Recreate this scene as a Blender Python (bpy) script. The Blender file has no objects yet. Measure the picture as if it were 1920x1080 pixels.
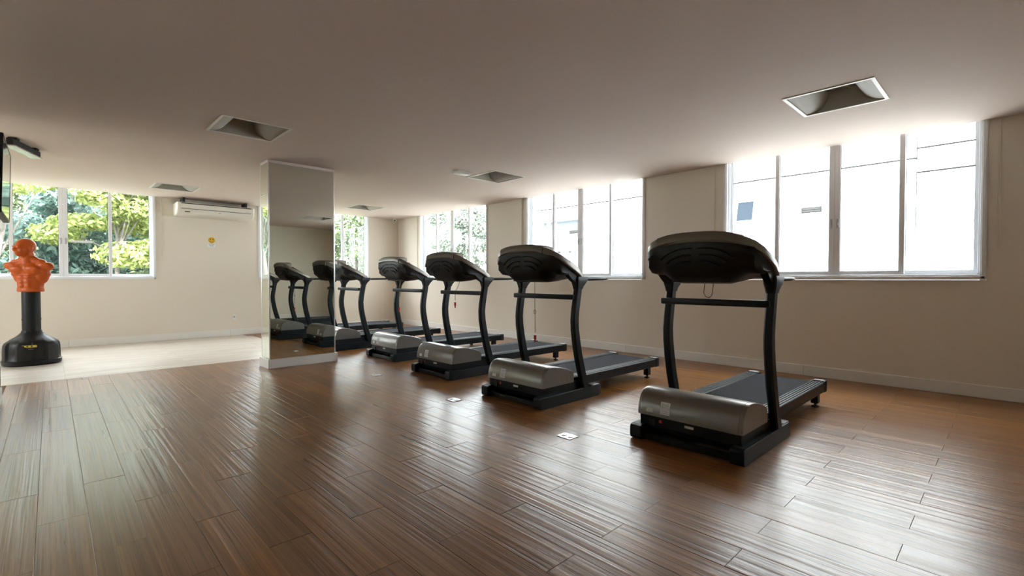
import bpy, bmesh, math, random
from mathutils import Vector, Matrix

R = math.radians
scene = bpy.context.scene
col = scene.collection
random.seed(7)

# ------------------------------------------------------------------ camera, sky, sun, exposure
CAM_H = 1.12
F_PX = 902.0
YAW, PITCH = R(43.8), R(1.08)
cam_data = bpy.data.cameras.new('camera')
cam_data.sensor_width = 36.0
cam_data.lens = F_PX / 1920.0 * 36.0
cam_data.clip_start = 0.02
cam = bpy.data.objects.new('camera', cam_data)
cam.location = (0, 0, CAM_H)
cam.rotation_euler = (R(90) - PITCH, 0, -YAW)
col.objects.link(cam)
scene.camera = cam

world = bpy.data.worlds.new('sky')
scene.world = world
world.use_nodes = True
bg = world.node_tree.nodes['Background']
bg.inputs['Color'].default_value = (0.91, 0.955, 1.0, 1)
bg.inputs['Strength'].default_value = 5.0

sun_data = bpy.data.lights.new('sun', 'SUN')
sun_data.energy = 7.0
sun_data.angle = R(2.0)
sun_data.color = (1.0, 0.95, 0.86)
sun = bpy.data.objects.new('sun', sun_data)
sun.rotation_euler = Vector((-0.03, 0.72, -0.68)).to_track_quat('-Z', 'Y').to_euler()
sun.location = (-10, -8, 20)
col.objects.link(sun)

scene.view_settings.view_transform = 'Standard'
scene.view_settings.look = 'None'
scene.view_settings.gamma = 1.0
scene.view_settings.use_curve_mapping = False
scene.view_settings.exposure = 2.14
cy = scene.cycles
cy.max_bounces = 10
cy.diffuse_bounces = 6
cy.glossy_bounces = 6
cy.transparent_max_bounces = 16
cy.sample_clamp_indirect = 12.0
cy.caustics_reflective = False
cy.caustics_refractive = False

# ------------------------------------------------------------------ room numbers (metres)
XR = 6.32       # window wall
YB = 10.72      # back wall
YF = -1.5       # wall behind the camera
XL = -0.35      # partition beside the camera
YP = 6.40       # where that partition ends
XLL = -4.6      # far wall of the tiled bay
HC = 2.60       # ceiling
HT = 2.80       # top of the window openings, above the ceiling edge
SILL = 1.11
WIN_W = 2.44
WIN_RIGHT = [0.178, 3.760, 7.285]        # start along Y
WIN_BACK = [-1.062, 3.075]               # start along X
WIN_BAY_ADDED = 7.30                           # start along Y, unseen window added in the tiled bay for more daylight
TILE_X, TILE_Y = 2.85, 7.32

# ------------------------------------------------------------------ materials
def nodes_of(name):
    m = bpy.data.materials.new(name)
    m.use_nodes = True
    nt = m.node_tree
    return m, nt, nt.nodes['Principled BSDF']

def mat(name, color, rough=0.5, metal=0.0, vary=0.06, scale=8.0, bump=0.0, bump_scale=80.0, coat=0.0, spec=None):
    m, nt, p = nodes_of(name)
    n, l = nt.nodes, nt.links
    tc = n.new('ShaderNodeTexCoord')
    nz = n.new('ShaderNodeTexNoise'); nz.inputs['Scale'].default_value = scale; nz.inputs['Detail'].default_value = 3
    l.new(tc.outputs['Object'], nz.inputs['Vector'])
    mx = n.new('ShaderNodeMix'); mx.data_type = 'RGBA'
    mx.inputs[6].default_value = tuple(c * (1 - vary) for c in color) + (1,)
    mx.inputs[7].default_value = tuple(min(1, c * (1 + vary)) for c in color) + (1,)
    l.new(nz.outputs['Fac'], mx.inputs[0])
    l.new(mx.outputs[2], p.inputs['Base Color'])
    p.inputs['Roughness'].default_value = rough
    p.inputs['Metallic'].default_value = metal
    p.inputs['Coat Weight'].default_value = coat
    if spec is not None:
        p.inputs['Specular IOR Level'].default_value = spec
    if bump:
        nb = n.new('ShaderNodeTexNoise'); nb.inputs['Scale'].default_value = bump_scale; nb.inputs['Detail'].default_value = 2
        l.new(tc.outputs['Object'], nb.inputs['Vector'])
        b = n.new('ShaderNodeBump'); b.inputs['Strength'].default_value = bump; b.inputs['Distance'].default_value = 0.002
        l.new(nb.outputs['Fac'], b.inputs['Height'])
        l.new(b.outputs['Normal'], p.inputs['Normal'])
    return m

def mat_glass(name, tint=(0.95, 0.975, 0.97)):
    m = bpy.data.materials.new(name); m.use_nodes = True
    nt = m.node_tree; n, l = nt.nodes, nt.links
    n.clear()
    out = n.new('ShaderNodeOutputMaterial')
    tr = n.new('ShaderNodeBsdfTransparent'); tr.inputs['Color'].default_value = tint + (1,)
    gl = n.new('ShaderNodeBsdfGlossy'); gl.inputs['Roughness'].default_value = 0.02
    lw = n.new('ShaderNodeLayerWeight')
    pw = n.new('ShaderNodeMath'); pw.operation = 'POWER'; pw.inputs[1].default_value = 5.0
    l.new(lw.outputs['Facing'], pw.inputs[0])
    fr = n.new('ShaderNodeMapRange'); fr.inputs[3].default_value = 0.04; fr.inputs[4].default_value = 1.0
    l.new(pw.outputs[0], fr.inputs[0])
    mx = n.new('ShaderNodeMixShader')
    l.new(fr.outputs[0], mx.inputs[0]); l.new(tr.outputs[0], mx.inputs[1]); l.new(gl.outputs[0], mx.inputs[2])
    l.new(mx.outputs[0], out.inputs['Surface'])
    return m

def mat_leaf(name, a, b):
    m, nt, p = nodes_of(name)
    n, l = nt.nodes, nt.links
    g = n.new('ShaderNodeNewGeometry')
    mx = n.new('ShaderNodeMix'); mx.data_type = 'RGBA'
    mx.inputs[6].default_value = a + (1,); mx.inputs[7].default_value = b + (1,)
    l.new(g.outputs['Random Per Island'], mx.inputs[0])
    l.new(mx.outputs[2], p.inputs['Base Color'])
    p.inputs['Roughness'].default_value = 0.55
    t = n.new('ShaderNodeBsdfTranslucent'); l.new(mx.outputs[2], t.inputs['Color'])
    ms = n.new('ShaderNodeMixShader'); ms.inputs[0].default_value = 0.35
    l.new(p.outputs[0], ms.inputs[1]); l.new(t.outputs[0], ms.inputs[2])
    l.new(ms.outputs[0], n['Material Output'].inputs['Surface'])
    return m

def mat_wood():
    m, nt, p = nodes_of('wood_plank')
    n, l = nt.nodes, nt.links
    geo = n.new('ShaderNodeNewGeometry')
    oi = n.new('ShaderNodeObjectInfo')
    rnd = n.new('ShaderNodeMath'); rnd.operation = 'ADD'
    l.new(oi.outputs['Random'], rnd.inputs[0]); l.new(geo.outputs['Random Per Island'], rnd.inputs[1])
    frac = n.new('ShaderNodeMath'); frac.operation = 'FRACT'; l.new(rnd.outputs[0], frac.inputs[0])
    off = n.new('ShaderNodeCombineXYZ')
    k = n.new('ShaderNodeMath'); k.operation = 'MULTIPLY'; k.inputs[1].default_value = 37.0
    l.new(frac.outputs[0], k.inputs[0])
    l.new(k.outputs[0], off.inputs[1]); l.new(k.outputs[0], off.inputs[2])
    add = n.new('ShaderNodeVectorMath'); add.operation = 'ADD'
    l.new(geo.outputs['Position'], add.inputs[0]); l.new(off.outputs[0], add.inputs[1])
    # broad grain, fine grain: both drawn out along Y
    mp = n.new('ShaderNodeMapping'); mp.inputs['Scale'].default_value = (36, 0.55, 1)
    l.new(add.outputs[0], mp.inputs['Vector'])
    n1 = n.new('ShaderNodeTexNoise'); n1.inputs['Scale'].default_value = 1.0; n1.inputs['Detail'].default_value = 2
    n1.inputs['Roughness'].default_value = 0.5; n1.inputs['Distortion'].default_value = 0.25
    l.new(mp.outputs[0], n1.inputs['Vector'])
    mp2 = n.new('ShaderNodeMapping'); mp2.inputs['Scale'].default_value = (140, 1.6, 1)
    l.new(add.outputs[0], mp2.inputs['Vector'])
    n2 = n.new('ShaderNodeTexNoise'); n2.inputs['Scale'].default_value = 1.0; n2.inputs['Detail'].default_value = 3
    n2.inputs['Distortion'].default_value = 0.4
    l.new(mp2.outputs[0], n2.inputs['Vector'])
    ramp = n.new('ShaderNodeValToRGB')
    e = ramp.color_ramp.elements
    e[0].position = 0.25; e[0].color = (0.105, 0.043, 0.015, 1)
    e[1].position = 0.78; e[1].color = (0.300, 0.156, 0.066, 1)
    e2 = ramp.color_ramp.elements.new(0.52); e2.color = (0.210, 0.097, 0.037, 1)
    l.new(n1.outputs['Fac'], ramp.inputs[0])
    hs = n.new('ShaderNodeHueSaturation'); hs.inputs['Saturation'].default_value = 1.12
    mr = n.new('ShaderNodeMapRange'); mr.inputs[3].default_value = 0.90; mr.inputs[4].default_value = 1.28
    l.new(frac.outputs[0], mr.inputs[0]); l.new(mr.outputs[0], hs.inputs['Value'])
    l.new(ramp.outputs[0], hs.inputs['Color'])
    dk = n.new('ShaderNodeMix'); dk.data_type = 'RGBA'; dk.blend_type = 'MULTIPLY'
    mr2 = n.new('ShaderNodeMapRange'); mr2.inputs[1].default_value = 0.46; mr2.inputs[2].default_value = 0.30
    mr2.inputs[3].default_value = 0.0; mr2.inputs[4].default_value = 0.7
    l.new(n2.outputs['Fac'], mr2.inputs[0]); l.new(mr2.outputs[0], dk.inputs[0])
    l.new(hs.outputs[0], dk.inputs[6]); dk.inputs[7].default_value = (0.35, 0.28, 0.22, 1)
    l.new(dk.outputs[2], p.inputs['Base Color'])
    rr = n.new('ShaderNodeMapRange'); rr.inputs[1].default_value = 0.2; rr.inputs[2].default_value = 0.8; rr.inputs[3].default_value = 0.265; rr.inputs[4].default_value = 0.345
    l.new(n1.outputs['Fac'], rr.inputs[0]); l.new(rr.outputs[0], p.inputs['Roughness'])
    p.inputs['Specular IOR Level'].default_value = 0.85
    b1 = n.new('ShaderNodeBump'); b1.inputs['Strength'].default_value = 1.0; b1.inputs['Distance'].default_value = 0.0030
    l.new(n1.outputs['Fac'], b1.inputs['Height'])
    b2 = n.new('ShaderNodeBump'); b2.inputs['Strength'].default_value = 0.6; b2.inputs['Distance'].default_value = 0.0006
    l.new(n2.outputs['Fac'], b2.inputs['Height']); l.new(b1.outputs[0], b2.inputs['Normal'])
    l.new(b2.outputs[0], p.inputs['Normal'])
    return m

def mat_stone():
    m, nt, p = nodes_of('pale_stone_tile')
    n, l = nt.nodes, nt.links
    geo = n.new('ShaderNodeNewGeometry'); oi = n.new('ShaderNodeObjectInfo')
    off = n.new('ShaderNodeVectorMath'); off.operation = 'ADD'
    k = n.new('ShaderNodeMath'); k.operation = 'MULTIPLY'; k.inputs[1].default_value = 23.0
    l.new(oi.outputs['Random'], k.inputs[0])
    l.new(geo.outputs['Position'], off.inputs[0]); l.new(k.outputs[0], off.inputs[1])
    mp = n.new('ShaderNodeMapping'); mp.inputs['Scale'].default_value = (1.6, 14, 1)
    l.new(off.outputs[0], mp.inputs['Vector'])
    n1 = n.new('ShaderNodeTexNoise'); n1.inputs['Scale'].default_value = 1.0; n1.inputs['Detail'].default_value = 5
    n1.inputs['Distortion'].default_value = 0.5
    l.new(mp.outputs[0], n1.inputs['Vector'])
    ramp = n.new('ShaderNodeValToRGB'); e = ramp.color_ramp.elements
    e[0].position = 0.3; e[0].color = (0.50, 0.44, 0.37, 1); e[1].position = 0.7; e[1].color = (0.70, 0.64, 0.57, 1)
    l.new(n1.outputs['Fac'], ramp.inputs[0]); l.new(ramp.outputs[0], p.inputs['Base Color'])
    p.inputs['Roughness'].default_value = 0.32
    return m

def mat_belt():
    m = mat('belt_rubber', (0.020, 0.021, 0.027), 0.85, spec=0.12, vary=0.1, scale=300, bump=0.4, bump_scale=700)
    return m

WALL = mat('beige_wall_paint', (0.745, 0.69, 0.60), 0.75, vary=0.025, scale=1.5, bump=0.15, bump_scale=120)
CEIL = mat('white_ceiling_paint', (0.70, 0.605, 0.56), 0.85, vary=0.02, scale=1.2, bump=0.1, bump_scale=90)
WHITE = mat('white_gloss_paint', (0.78, 0.77, 0.73), 0.4, vary=0.03)
ALU = mat('white_aluminium', (0.80, 0.82, 0.85), 0.35, vary=0.02)
RUBBER = mat('black_gasket', (0.02, 0.02, 0.022), 0.6)
GLASS = mat_glass('window_glass')
WOOD = mat_wood()
STONE = mat_stone()
GROUT = mat('dark_grout', (0.13, 0.068, 0.036), 0.9)
GROUT_PALE = mat('pale_grout', (0.42, 0.38, 0.33), 0.9)
MIRROR = mat('mirror_silver', (0.83, 0.88, 0.81), 0.012, metal=1.0, vary=0.005)
TRIM_CHROME = mat('brushed_aluminium_trim', (0.80, 0.80, 0.79), 0.28, metal=0.85)
BLACK = mat('black_powder_coat', (0.005, 0.009, 0.013), 0.42, spec=0.24, vary=0.15, scale=30, bump=0.05, bump_scale=400)
BLACK_PLASTIC = mat('black_plastic', (0.006, 0.007, 0.008), 0.45, spec=0.30, vary=0.1, bump=0.1, bump_scale=500)
BLACK_MATT = mat('black_matt', (0.008, 0.008, 0.009), 0.7)
SILVER = mat('silver_grey_plastic', (0.215, 0.205, 0.19), 0.30, metal=0.55, vary=0.06, scale=20, bump=0.03, bump_scale=600)
RIM = mat('bronze_grey_plastic', (0.20, 0.185, 0.16), 0.38, metal=0.4)
GREY_PLASTIC = mat('light_grey_plastic', (0.45, 0.45, 0.46), 0.4)
BELT = mat_belt()
STICKER = mat('label_paper', (0.80, 0.82, 0.84), 0.5, vary=0.15, scale=120)
RED = mat('red_plastic', (0.55, 0.02, 0.02), 0.35)
YELLOW = mat('yellow_print', (0.75, 0.45, 0.02), 0.5)
YELLOW2 = mat('olive_yellow_print', (0.42, 0.38, 0.03), 0.45)
ORANGE = mat('orange_vinyl_skin', (0.47, 0.082, 0.007), 0.42, spec=0.3, vary=0.05, bump=0.04, bump_scale=60)
SCREEN = mat('dark_screen_glass', (0.006, 0.006, 0.007), 0.06, spec=0.8)
STEEL = mat('brushed_steel', (0.55, 0.55, 0.55), 0.25, metal=1.0)
INK = mat('grey_ink', (0.20, 0.21, 0.24), 0.6)
VENT_DARK = mat('dark_louvre', (0.03, 0.03, 0.032), 0.9, spec=0.0)
INK_DARK = mat('dark_ink', (0.02, 0.018, 0.015), 0.6)
CORD = mat('cream_cord', (0.72, 0.68, 0.58), 0.6)
CORD_DARK = mat('dark_cord', (0.05, 0.045, 0.04), 0.6)
AC_WHITE = mat('ivory_plastic', (0.78, 0.76, 0.68), 0.4, vary=0.02)
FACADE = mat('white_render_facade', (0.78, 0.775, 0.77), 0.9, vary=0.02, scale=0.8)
FACADE_SHADE = mat('shade_blue_render', (0.15, 0.17, 0.20), 0.9, vary=0.02)  # facade render with the recess's bluish shade put into its colour
PAVING = mat('pale_concrete', (0.24, 0.235, 0.225), 0.9, vary=0.08, scale=3)
GROUND = mat('grass_ground', (0.20, 0.21, 0.13), 0.95, vary=0.3, scale=2)
BARK = mat('grey_bark', (0.10, 0.088, 0.078), 0.9, vary=0.25, scale=12, bump=0.6, bump_scale=40)
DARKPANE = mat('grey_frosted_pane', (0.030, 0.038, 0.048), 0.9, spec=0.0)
JOINT_SHADE = mat('joint_groove_shade', (0.035, 0.035, 0.035), 0.9, spec=0.0)  # near-black fill that gives the facade joints their groove shade
HOUSING = mat('grey_lamp_housing', (0.50, 0.48, 0.42), 0.6)
REFLECTOR = mat('lamp_reflector_white', (0.52, 0.52, 0.50), 0.6, spec=0.2, vary=0.02)
LIME = mat_leaf('lime_leaves', (0.17, 0.215, 0.045), (0.27, 0.31, 0.11))
GREEN = mat_leaf('green_leaves', (0.11, 0.155, 0.080), (0.185, 0.23, 0.125))
TEAL = mat_leaf('deep_green_leaves', (0.065, 0.125, 0.110), (0.115, 0.18, 0.155))
PALE = mat_leaf('pale_leaves', (0.10, 0.125, 0.10), (0.19, 0.215, 0.18))

# ------------------------------------------------------------------ mesh helpers
def new_bm():
    return bmesh.new()

def link(name, bm, m, parent=None, smooth=None):
    me = bpy.data.meshes.new(name)
    bmesh.ops.recalc_face_normals(bm, faces=bm.faces[:])
    bm.to_mesh(me); bm.free()
    if m is not None:
        me.materials.append(m)
    if smooth is not None:
        me.polygons.foreach_set('use_smooth', [True] * len(me.polygons))
        me.set_sharp_from_angle(angle=R(smooth))
    o = bpy.data.objects.new(name, me)
    col.objects.link(o)
    if parent is not None:
        o.parent = parent
    return o

def empty(name, loc=(0, 0, 0), rz=0.0, parent=None):
    o = bpy.data.objects.new(name, None)
    o.empty_display_size = 0.1
    o.location = loc
    o.rotation_euler = (0, 0, rz)
    col.objects.link(o)
    if parent is not None:
        o.parent = parent
    return o

def tag(o, label=None, cat=None, group=None, kind=None):
    if label: o['label'] = label
    if cat: o['category'] = cat
    if group: o['group'] = group
    if kind: o['kind'] = kind
    return o

def box(bm, x0, x1, y0, y1, z0, z1, bev=0.0, seg=1):
    r = bmesh.ops.create_cube(bm, size=1.0)
    vs = r['verts']
    for v in vs:
        v.co.x = x0 if v.co.x < 0 else x1
        v.co.y = y0 if v.co.y < 0 else y1
        v.co.z = z0 if v.co.z < 0 else z1
    if bev:
        es = list({e for v in vs for e in v.link_edges})
        bmesh.ops.bevel(bm, geom=es, offset=bev, segments=seg, affect='EDGES', profile=0.5, clamp_overlap=True)
    return bm

def loft(bm, sections, caps=True, closed=True):
    rows = [[bm.verts.new(p) for p in s] for s in sections]
    n = len(rows[0])
    for a, b in zip(rows, rows[1:]):
        for i in range(n if closed else n - 1):
            j = (i + 1) % n
            bm.faces.new((a[i], a[j], b[j], b[i]))
    if caps and closed:
        bm.faces.new(rows[0]); bm.faces.new(list(reversed(rows[-1])))
    return bm

def prism(bm, pts, axis, a, b):
    """polygon pts extruded along axis from a to b; 'y': pts are (x,z); 'x': (y,z); 'z': (x,y)"""
    f = {'y': lambda p, t: (p[0], t, p[1]), 'x': lambda p, t: (t, p[0], p[1]), 'z': lambda p, t: (p[0], p[1], t)}[axis]
    return loft(bm, [[f(p, a) for p in pts], [f(p, b) for p in pts]])

def tube(bm, pts, r, n=6, caps=True):
    pts = [Vector(p) for p in pts]
    rs = r if isinstance(r, (list, tuple)) else [r] * len(pts)
    up = None
    secs = []
    for i, p in enumerate(pts):
        d = (pts[min(i + 1, len(pts) - 1)] - pts[max(i - 1, 0)]).normalized()
        if up is None:
            up = Vector((0, 0, 1)) if abs(d.z) < 0.9 else Vector((1, 0, 0))
        side = d.cross(up).normalized()
        up = side.cross(d).normalized()
        secs.append([p + (side * math.cos(2 * math.pi * k / n) + up * math.sin(2 * math.pi * k / n)) * rs[i] for k in range(n)])
    return loft(bm, secs, caps)

def cyl(bm, x, y, z0, z1, r0, r1=None, n=24):
    r1 = r0 if r1 is None else r1
    ring = lambda r, z: [(x + r * math.cos(2 * math.pi * k / n), y + r * math.sin(2 * math.pi * k / n), z) for k in range(n)]
    return loft(bm, [ring(r0, z0), ring(r1, z1)])

def ellipsoid(bm, c, r, u=20, v=12):
    res = bmesh.ops.create_uvsphere(bm, u_segments=u, v_segments=v, radius=1.0)
    for w in res['verts']:
        w.co = Vector((c[0] + w.co.x * r[0], c[1] + w.co.y * r[1], c[2] + w.co.z * r[2]))
    return bm

def copy_tree(o, parent=None):
    c = o.copy(); col.objects.link(c)
    if parent is not None:
        c.parent = parent
    for ch in o.children:
        copy_tree(ch, c)
    return c

# ------------------------------------------------------------------ floor: sub floor, wood planks, stone tiles
bm = new_bm()
box(bm, XL - 0.2, XR + 0.15, YF - 0.15, TILE_Y, -0.12, -0.006)
box(bm, TILE_X, XR + 0.15, TILE_Y, YB + 0.15, -0.12, -0.006)
floor = tag(link('floor', bm, GROUT), kind='structure')
floor['label'] = 'brown wood-look plank floor under the treadmills'
PW, PL, GAP = 0.1765, 0.912, 0.0014
def plank_bm(w, ln, bm=None, x=0.0, y=0.0, z=0.0):
    bm = bm or new_bm()
    hw, hl, c = w / 2 - GAP / 2, ln / 2 - GAP / 2, 0.0008
    ring = lambda a, b, zz: [(x - a, y - b, z + zz), (x + a, y - b, z + zz), (x + a, y + b, z + zz), (x - a, y + b, z + zz)]
    loft(bm, [ring(hw, hl, -0.010), ring(hw, hl, -c * 0.6), ring(hw - c, hl - c, 0.0)])
    return bm
sy, cyw = math.sin(YAW), math.cos(YAW)
def screen_area(x, y, w, ln):
    d = x * sy + y * cyw
    if d < 0.4: return 0
    px = 960 + F_PX * (x * cyw - y * sy) / d
    py = 523 + F_PX * CAM_H / d
    if not (-60 < px < 1980 and py < 1180): return 0
    return w * ln * F_PX ** 2 * CAM_H / d ** 3
planks = []
c0 = int(math.floor((XL - 0.115) / PW)) ; c1 = int(math.ceil((XR - 0.115) / PW))
for c in range(c0, c1):
    xa, xb = max(XL, 0.115 + c * PW), min(XR, 0.115 + (c + 1) * PW)
    base = 0.765 if c % 2 == 0 else 0.309
    xm = (xa + xb) / 2
    yend = YB if xm > TILE_X else TILE_Y
    for r in range(-4, 12):
        ya, yb = max(YF, base + r * PL), min(yend, base + (r + 1) * PL)
        if yb - ya < 0.02 or xb - xa < 0.02: continue
        planks.append((screen_area(xm, (ya + yb) / 2, xb - xa, yb - ya), xm, (ya + yb) / 2, xb - xa, yb - ya))
planks.sort(reverse=True)
cache = {}
rest = new_bm()
for i, (a, x, y, w, ln) in enumerate(planks):
    zj = -random.random() * 0.0006
    if i < 300 and a > 0:
        key = (round(w, 3), round(ln, 3))
        if key not in cache:
            o = link('plank', plank_bm(w, ln), WOOD, floor); cache[key] = o.data
        else:
            o = bpy.data.objects.new('plank', cache[key]); col.objects.link(o); o.parent = floor
        o.location = (x, y, zj)
        o.rotation_euler = (random.uniform(-1, 1) * 0.0009, random.uniform(-1, 1) * 0.0012, 0)
    else:
        plank_bm(w, ln, rest, x, y, zj)
tag(link('distant_planks', rest, WOOD, floor), kind='stuff')

bm = new_bm()
box(bm, XLL, TILE_X, TILE_Y, YB + 0.15, -0.12, -0.006)
box(bm, XLL, XL - 0.2, YP - 0.1, TILE_Y, -0.12, -0.006)
tfloor = tag(link('floor', bm, GROUT_PALE), kind='structure')
tfloor['label'] = 'pale stone tiled floor in the bay before the tree window'
tw, tl = 1.2, 0.6
cache = {}
for i in range(-5, 4):
    for j in range(-2, 7):
        xa, xb = max(XLL, 0.105 + i * tw), min(TILE_X, 0.105 + (i + 1) * tw)
        ya, yb = TILE_Y + j * tl, min(YB, TILE_Y + (j + 1) * tl)
        if j < 0:
            xb = min(xb, XL - 0.2); ya = max(ya, YP)
        if xb - xa < 0.03 or yb - ya < 0.03: continue
        key = (round(xb - xa, 3), round(yb - ya, 3))
        if key not in cache:
            o = link('tile', plank_bm(key[0], key[1]), STONE, tfloor); cache[key] = o.data
        else:
            o = bpy.data.objects.new('tile', cache[key]); col.objects.link(o); o.parent = tfloor
        o.location = ((xa + xb) / 2, (ya + yb) / 2, -random.random() * 0.0004)

# ------------------------------------------------------------------ walls
T = 0.18
def wall_with_openings(name, starts, lo, hi, along, face):
    """boxes around the window openings; along 'y' -> wall face at x=face, 'x' -> wall face at y=face"""
    bm = new_bm()
    def b(a0, a1, z0, z1):
        if along == 'y': box(bm, face, face + T, a0, a1, z0, z1)
        else: box(bm, a0, a1, face, face + T, z0, z1)
    b(lo, hi, -0.1, SILL)
    b(lo, hi, HT, 3.05)
    edges = [lo]
    for s in starts: edges += [s, s + WIN_W]
    edges.append(hi)
    for k in range(0, len(edges), 2): b(edges[k], edges[k + 1], SILL, HT)
    return tag(link(name, bm, WALL), kind='structure')
wall_right = wall_with_openings('wall_right', WIN_RIGHT, YF - T, YB + T, 'y', XR)
wall_back = wall_with_openings('wall_back', WIN_BACK, XLL - T, XR + 0.0, 'x', YB)
bm = new_bm(); box(bm, XR - 0.030, XR + 0.01, 6.30, 6.52, 0, HC + 0.02, 0.008, 2)
tag(link('wall_pilaster', bm, WALL, wall_right), 'shallow painted pilaster between the windows')
bm = new_bm(); box(bm, XL - T, XR + T, YF - T, YF, -0.1, 3.05)
tag(link('wall_front', bm, WALL), kind='structure')
bm = new_bm(); box(bm, XL - T, XL, YF, YP, -0.1, 3.05)
box(bm, XLL, XL - T, YP - T, YP, -0.1, 3.05)
wall_left = tag(link('wall_left', bm, WALL), kind='structure')
bm = new_bm()
for (ya, yb, za, zb) in ((YP - T, YB, -0.1, SILL), (YP - T, YB, HT, 3.05), (YP - T, WIN_BAY_ADDED, SILL, HT), (WIN_BAY_ADDED + WIN_W, YB, SILL, HT)):
    box(bm, XLL - T, XLL, ya, yb, za, zb)
tag(link('wall_bay', bm, WALL), kind='structure')
# mirror sheet fixed on the partition beside the camera
bm = new_bm(); box(bm, XL + 0.0005, XL + 0.006, 3.6, 6.385, 0.13, 2.2)
wm = tag(link('wall_mirror', bm, MIRROR), 'frameless mirror sheet on partition beside the flat screen', 'mirror')
bm = new_bm(); box(bm, XL + 0.001, XL + 0.010, 6.383, 6.397, 0.13, 2.2, 0.002)
link('edge_trim', bm, TRIM_CHROME, wm)

# ceiling with square holes for the recessed lights, roof above
LIGHTS = [(4.675, 1.033), (1.435, 5.25), (4.690, 5.22), (1.475, 9.40), (4.720, 9.33), (1.435, 1.033)]
LS = 0.30
bm = new_bm()
xs = sorted({XLL - T, XL - T, XR} | {v for x, y in LIGHTS for v in (x - LS, x + LS)})
ys = sorted({YF - T, YP - T, YB} | {v for x, y in LIGHTS for v in (y - LS, y + LS)})
for xa, xb in zip(xs, xs[1:]):
    for ya, yb in zip(ys, ys[1:]):
        xm, ym = (xa + xb) / 2, (ya + yb) / 2
        if any(abs(xm - x) < LS - 1e-4 and abs(ym - y) < LS - 1e-4 for x, y in LIGHTS): continue
        if xm < XL - T and ym < YP - T: continue
        vs = [bm.verts.new(p) for p in ((xa, ya, HC), (xb, ya, HC), (xb, yb, HC), (xa, yb, HC))]
        bm.faces.new(vs)
bmesh.ops.remove_doubles(bm, verts=bm.verts[:], dist=1e-5)
r = bmesh.ops.extrude_face_region(bm, geom=bm.faces[:])
bmesh.ops.translate(bm, verts=[g for g in r['geom'] if isinstance(g, bmesh.types.BMVert)], vec=(0, 0, 0.025))
ceiling = tag(link('ceiling', bm, CEIL), kind='structure')
bm = new_bm(); box(bm, XLL - T - 0.1, XR + T + 0.1, YF - T - 0.1, YB + T + 0.1, 2.86, 3.12)
tag(link('roof', bm, CEIL), kind='structure')

# baseboards in lengths
def baseboard(name, along, face, sgn, cuts, h=0.12, th=0.016):
    root = tag(empty(name), kind='structure')
    for a, b in zip(cuts, cuts[1:]):
        bm = new_bm()
        f0, f1 = sorted((face, face + sgn * th))
        if along == 'y': box(bm, f0, f1, a + 0.0012, b - 0.0012, 0.0, h, 0.003)
        else: box(bm, a + 0.0012, b - 0.0012, f0, f1, 0.0, h, 0.003)
        link('board', bm, WHITE, root)
    return root
baseboard('baseboard_right', 'y', XR, -1, [YF, -0.72, 1.68, 4.08, 6.284])
b = baseboard('baseboard_right_far', 'y', XR, -1, [6.536, 8.6, YB])
bm = new_bm(); box(bm, XR - 0.046, XR - 0.0305, 6.286, 6.534, 0, 0.12, 0.003); link('board', bm, WHITE, b)
baseboard('baseboard_back', 'x', YB, -1, [XLL, -2.2, 0.2, 2.545, 4.945, XR - 0.017])
baseboard('baseboard_left', 'y', XL, 1, [YF, 1.0, 3.5, YP - 0.002], h=0.13)
baseboard('baseboard_front', 'x', YF, 1, [XL + 0.02, 2.0, 4.2, XR - 0.02])

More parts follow.
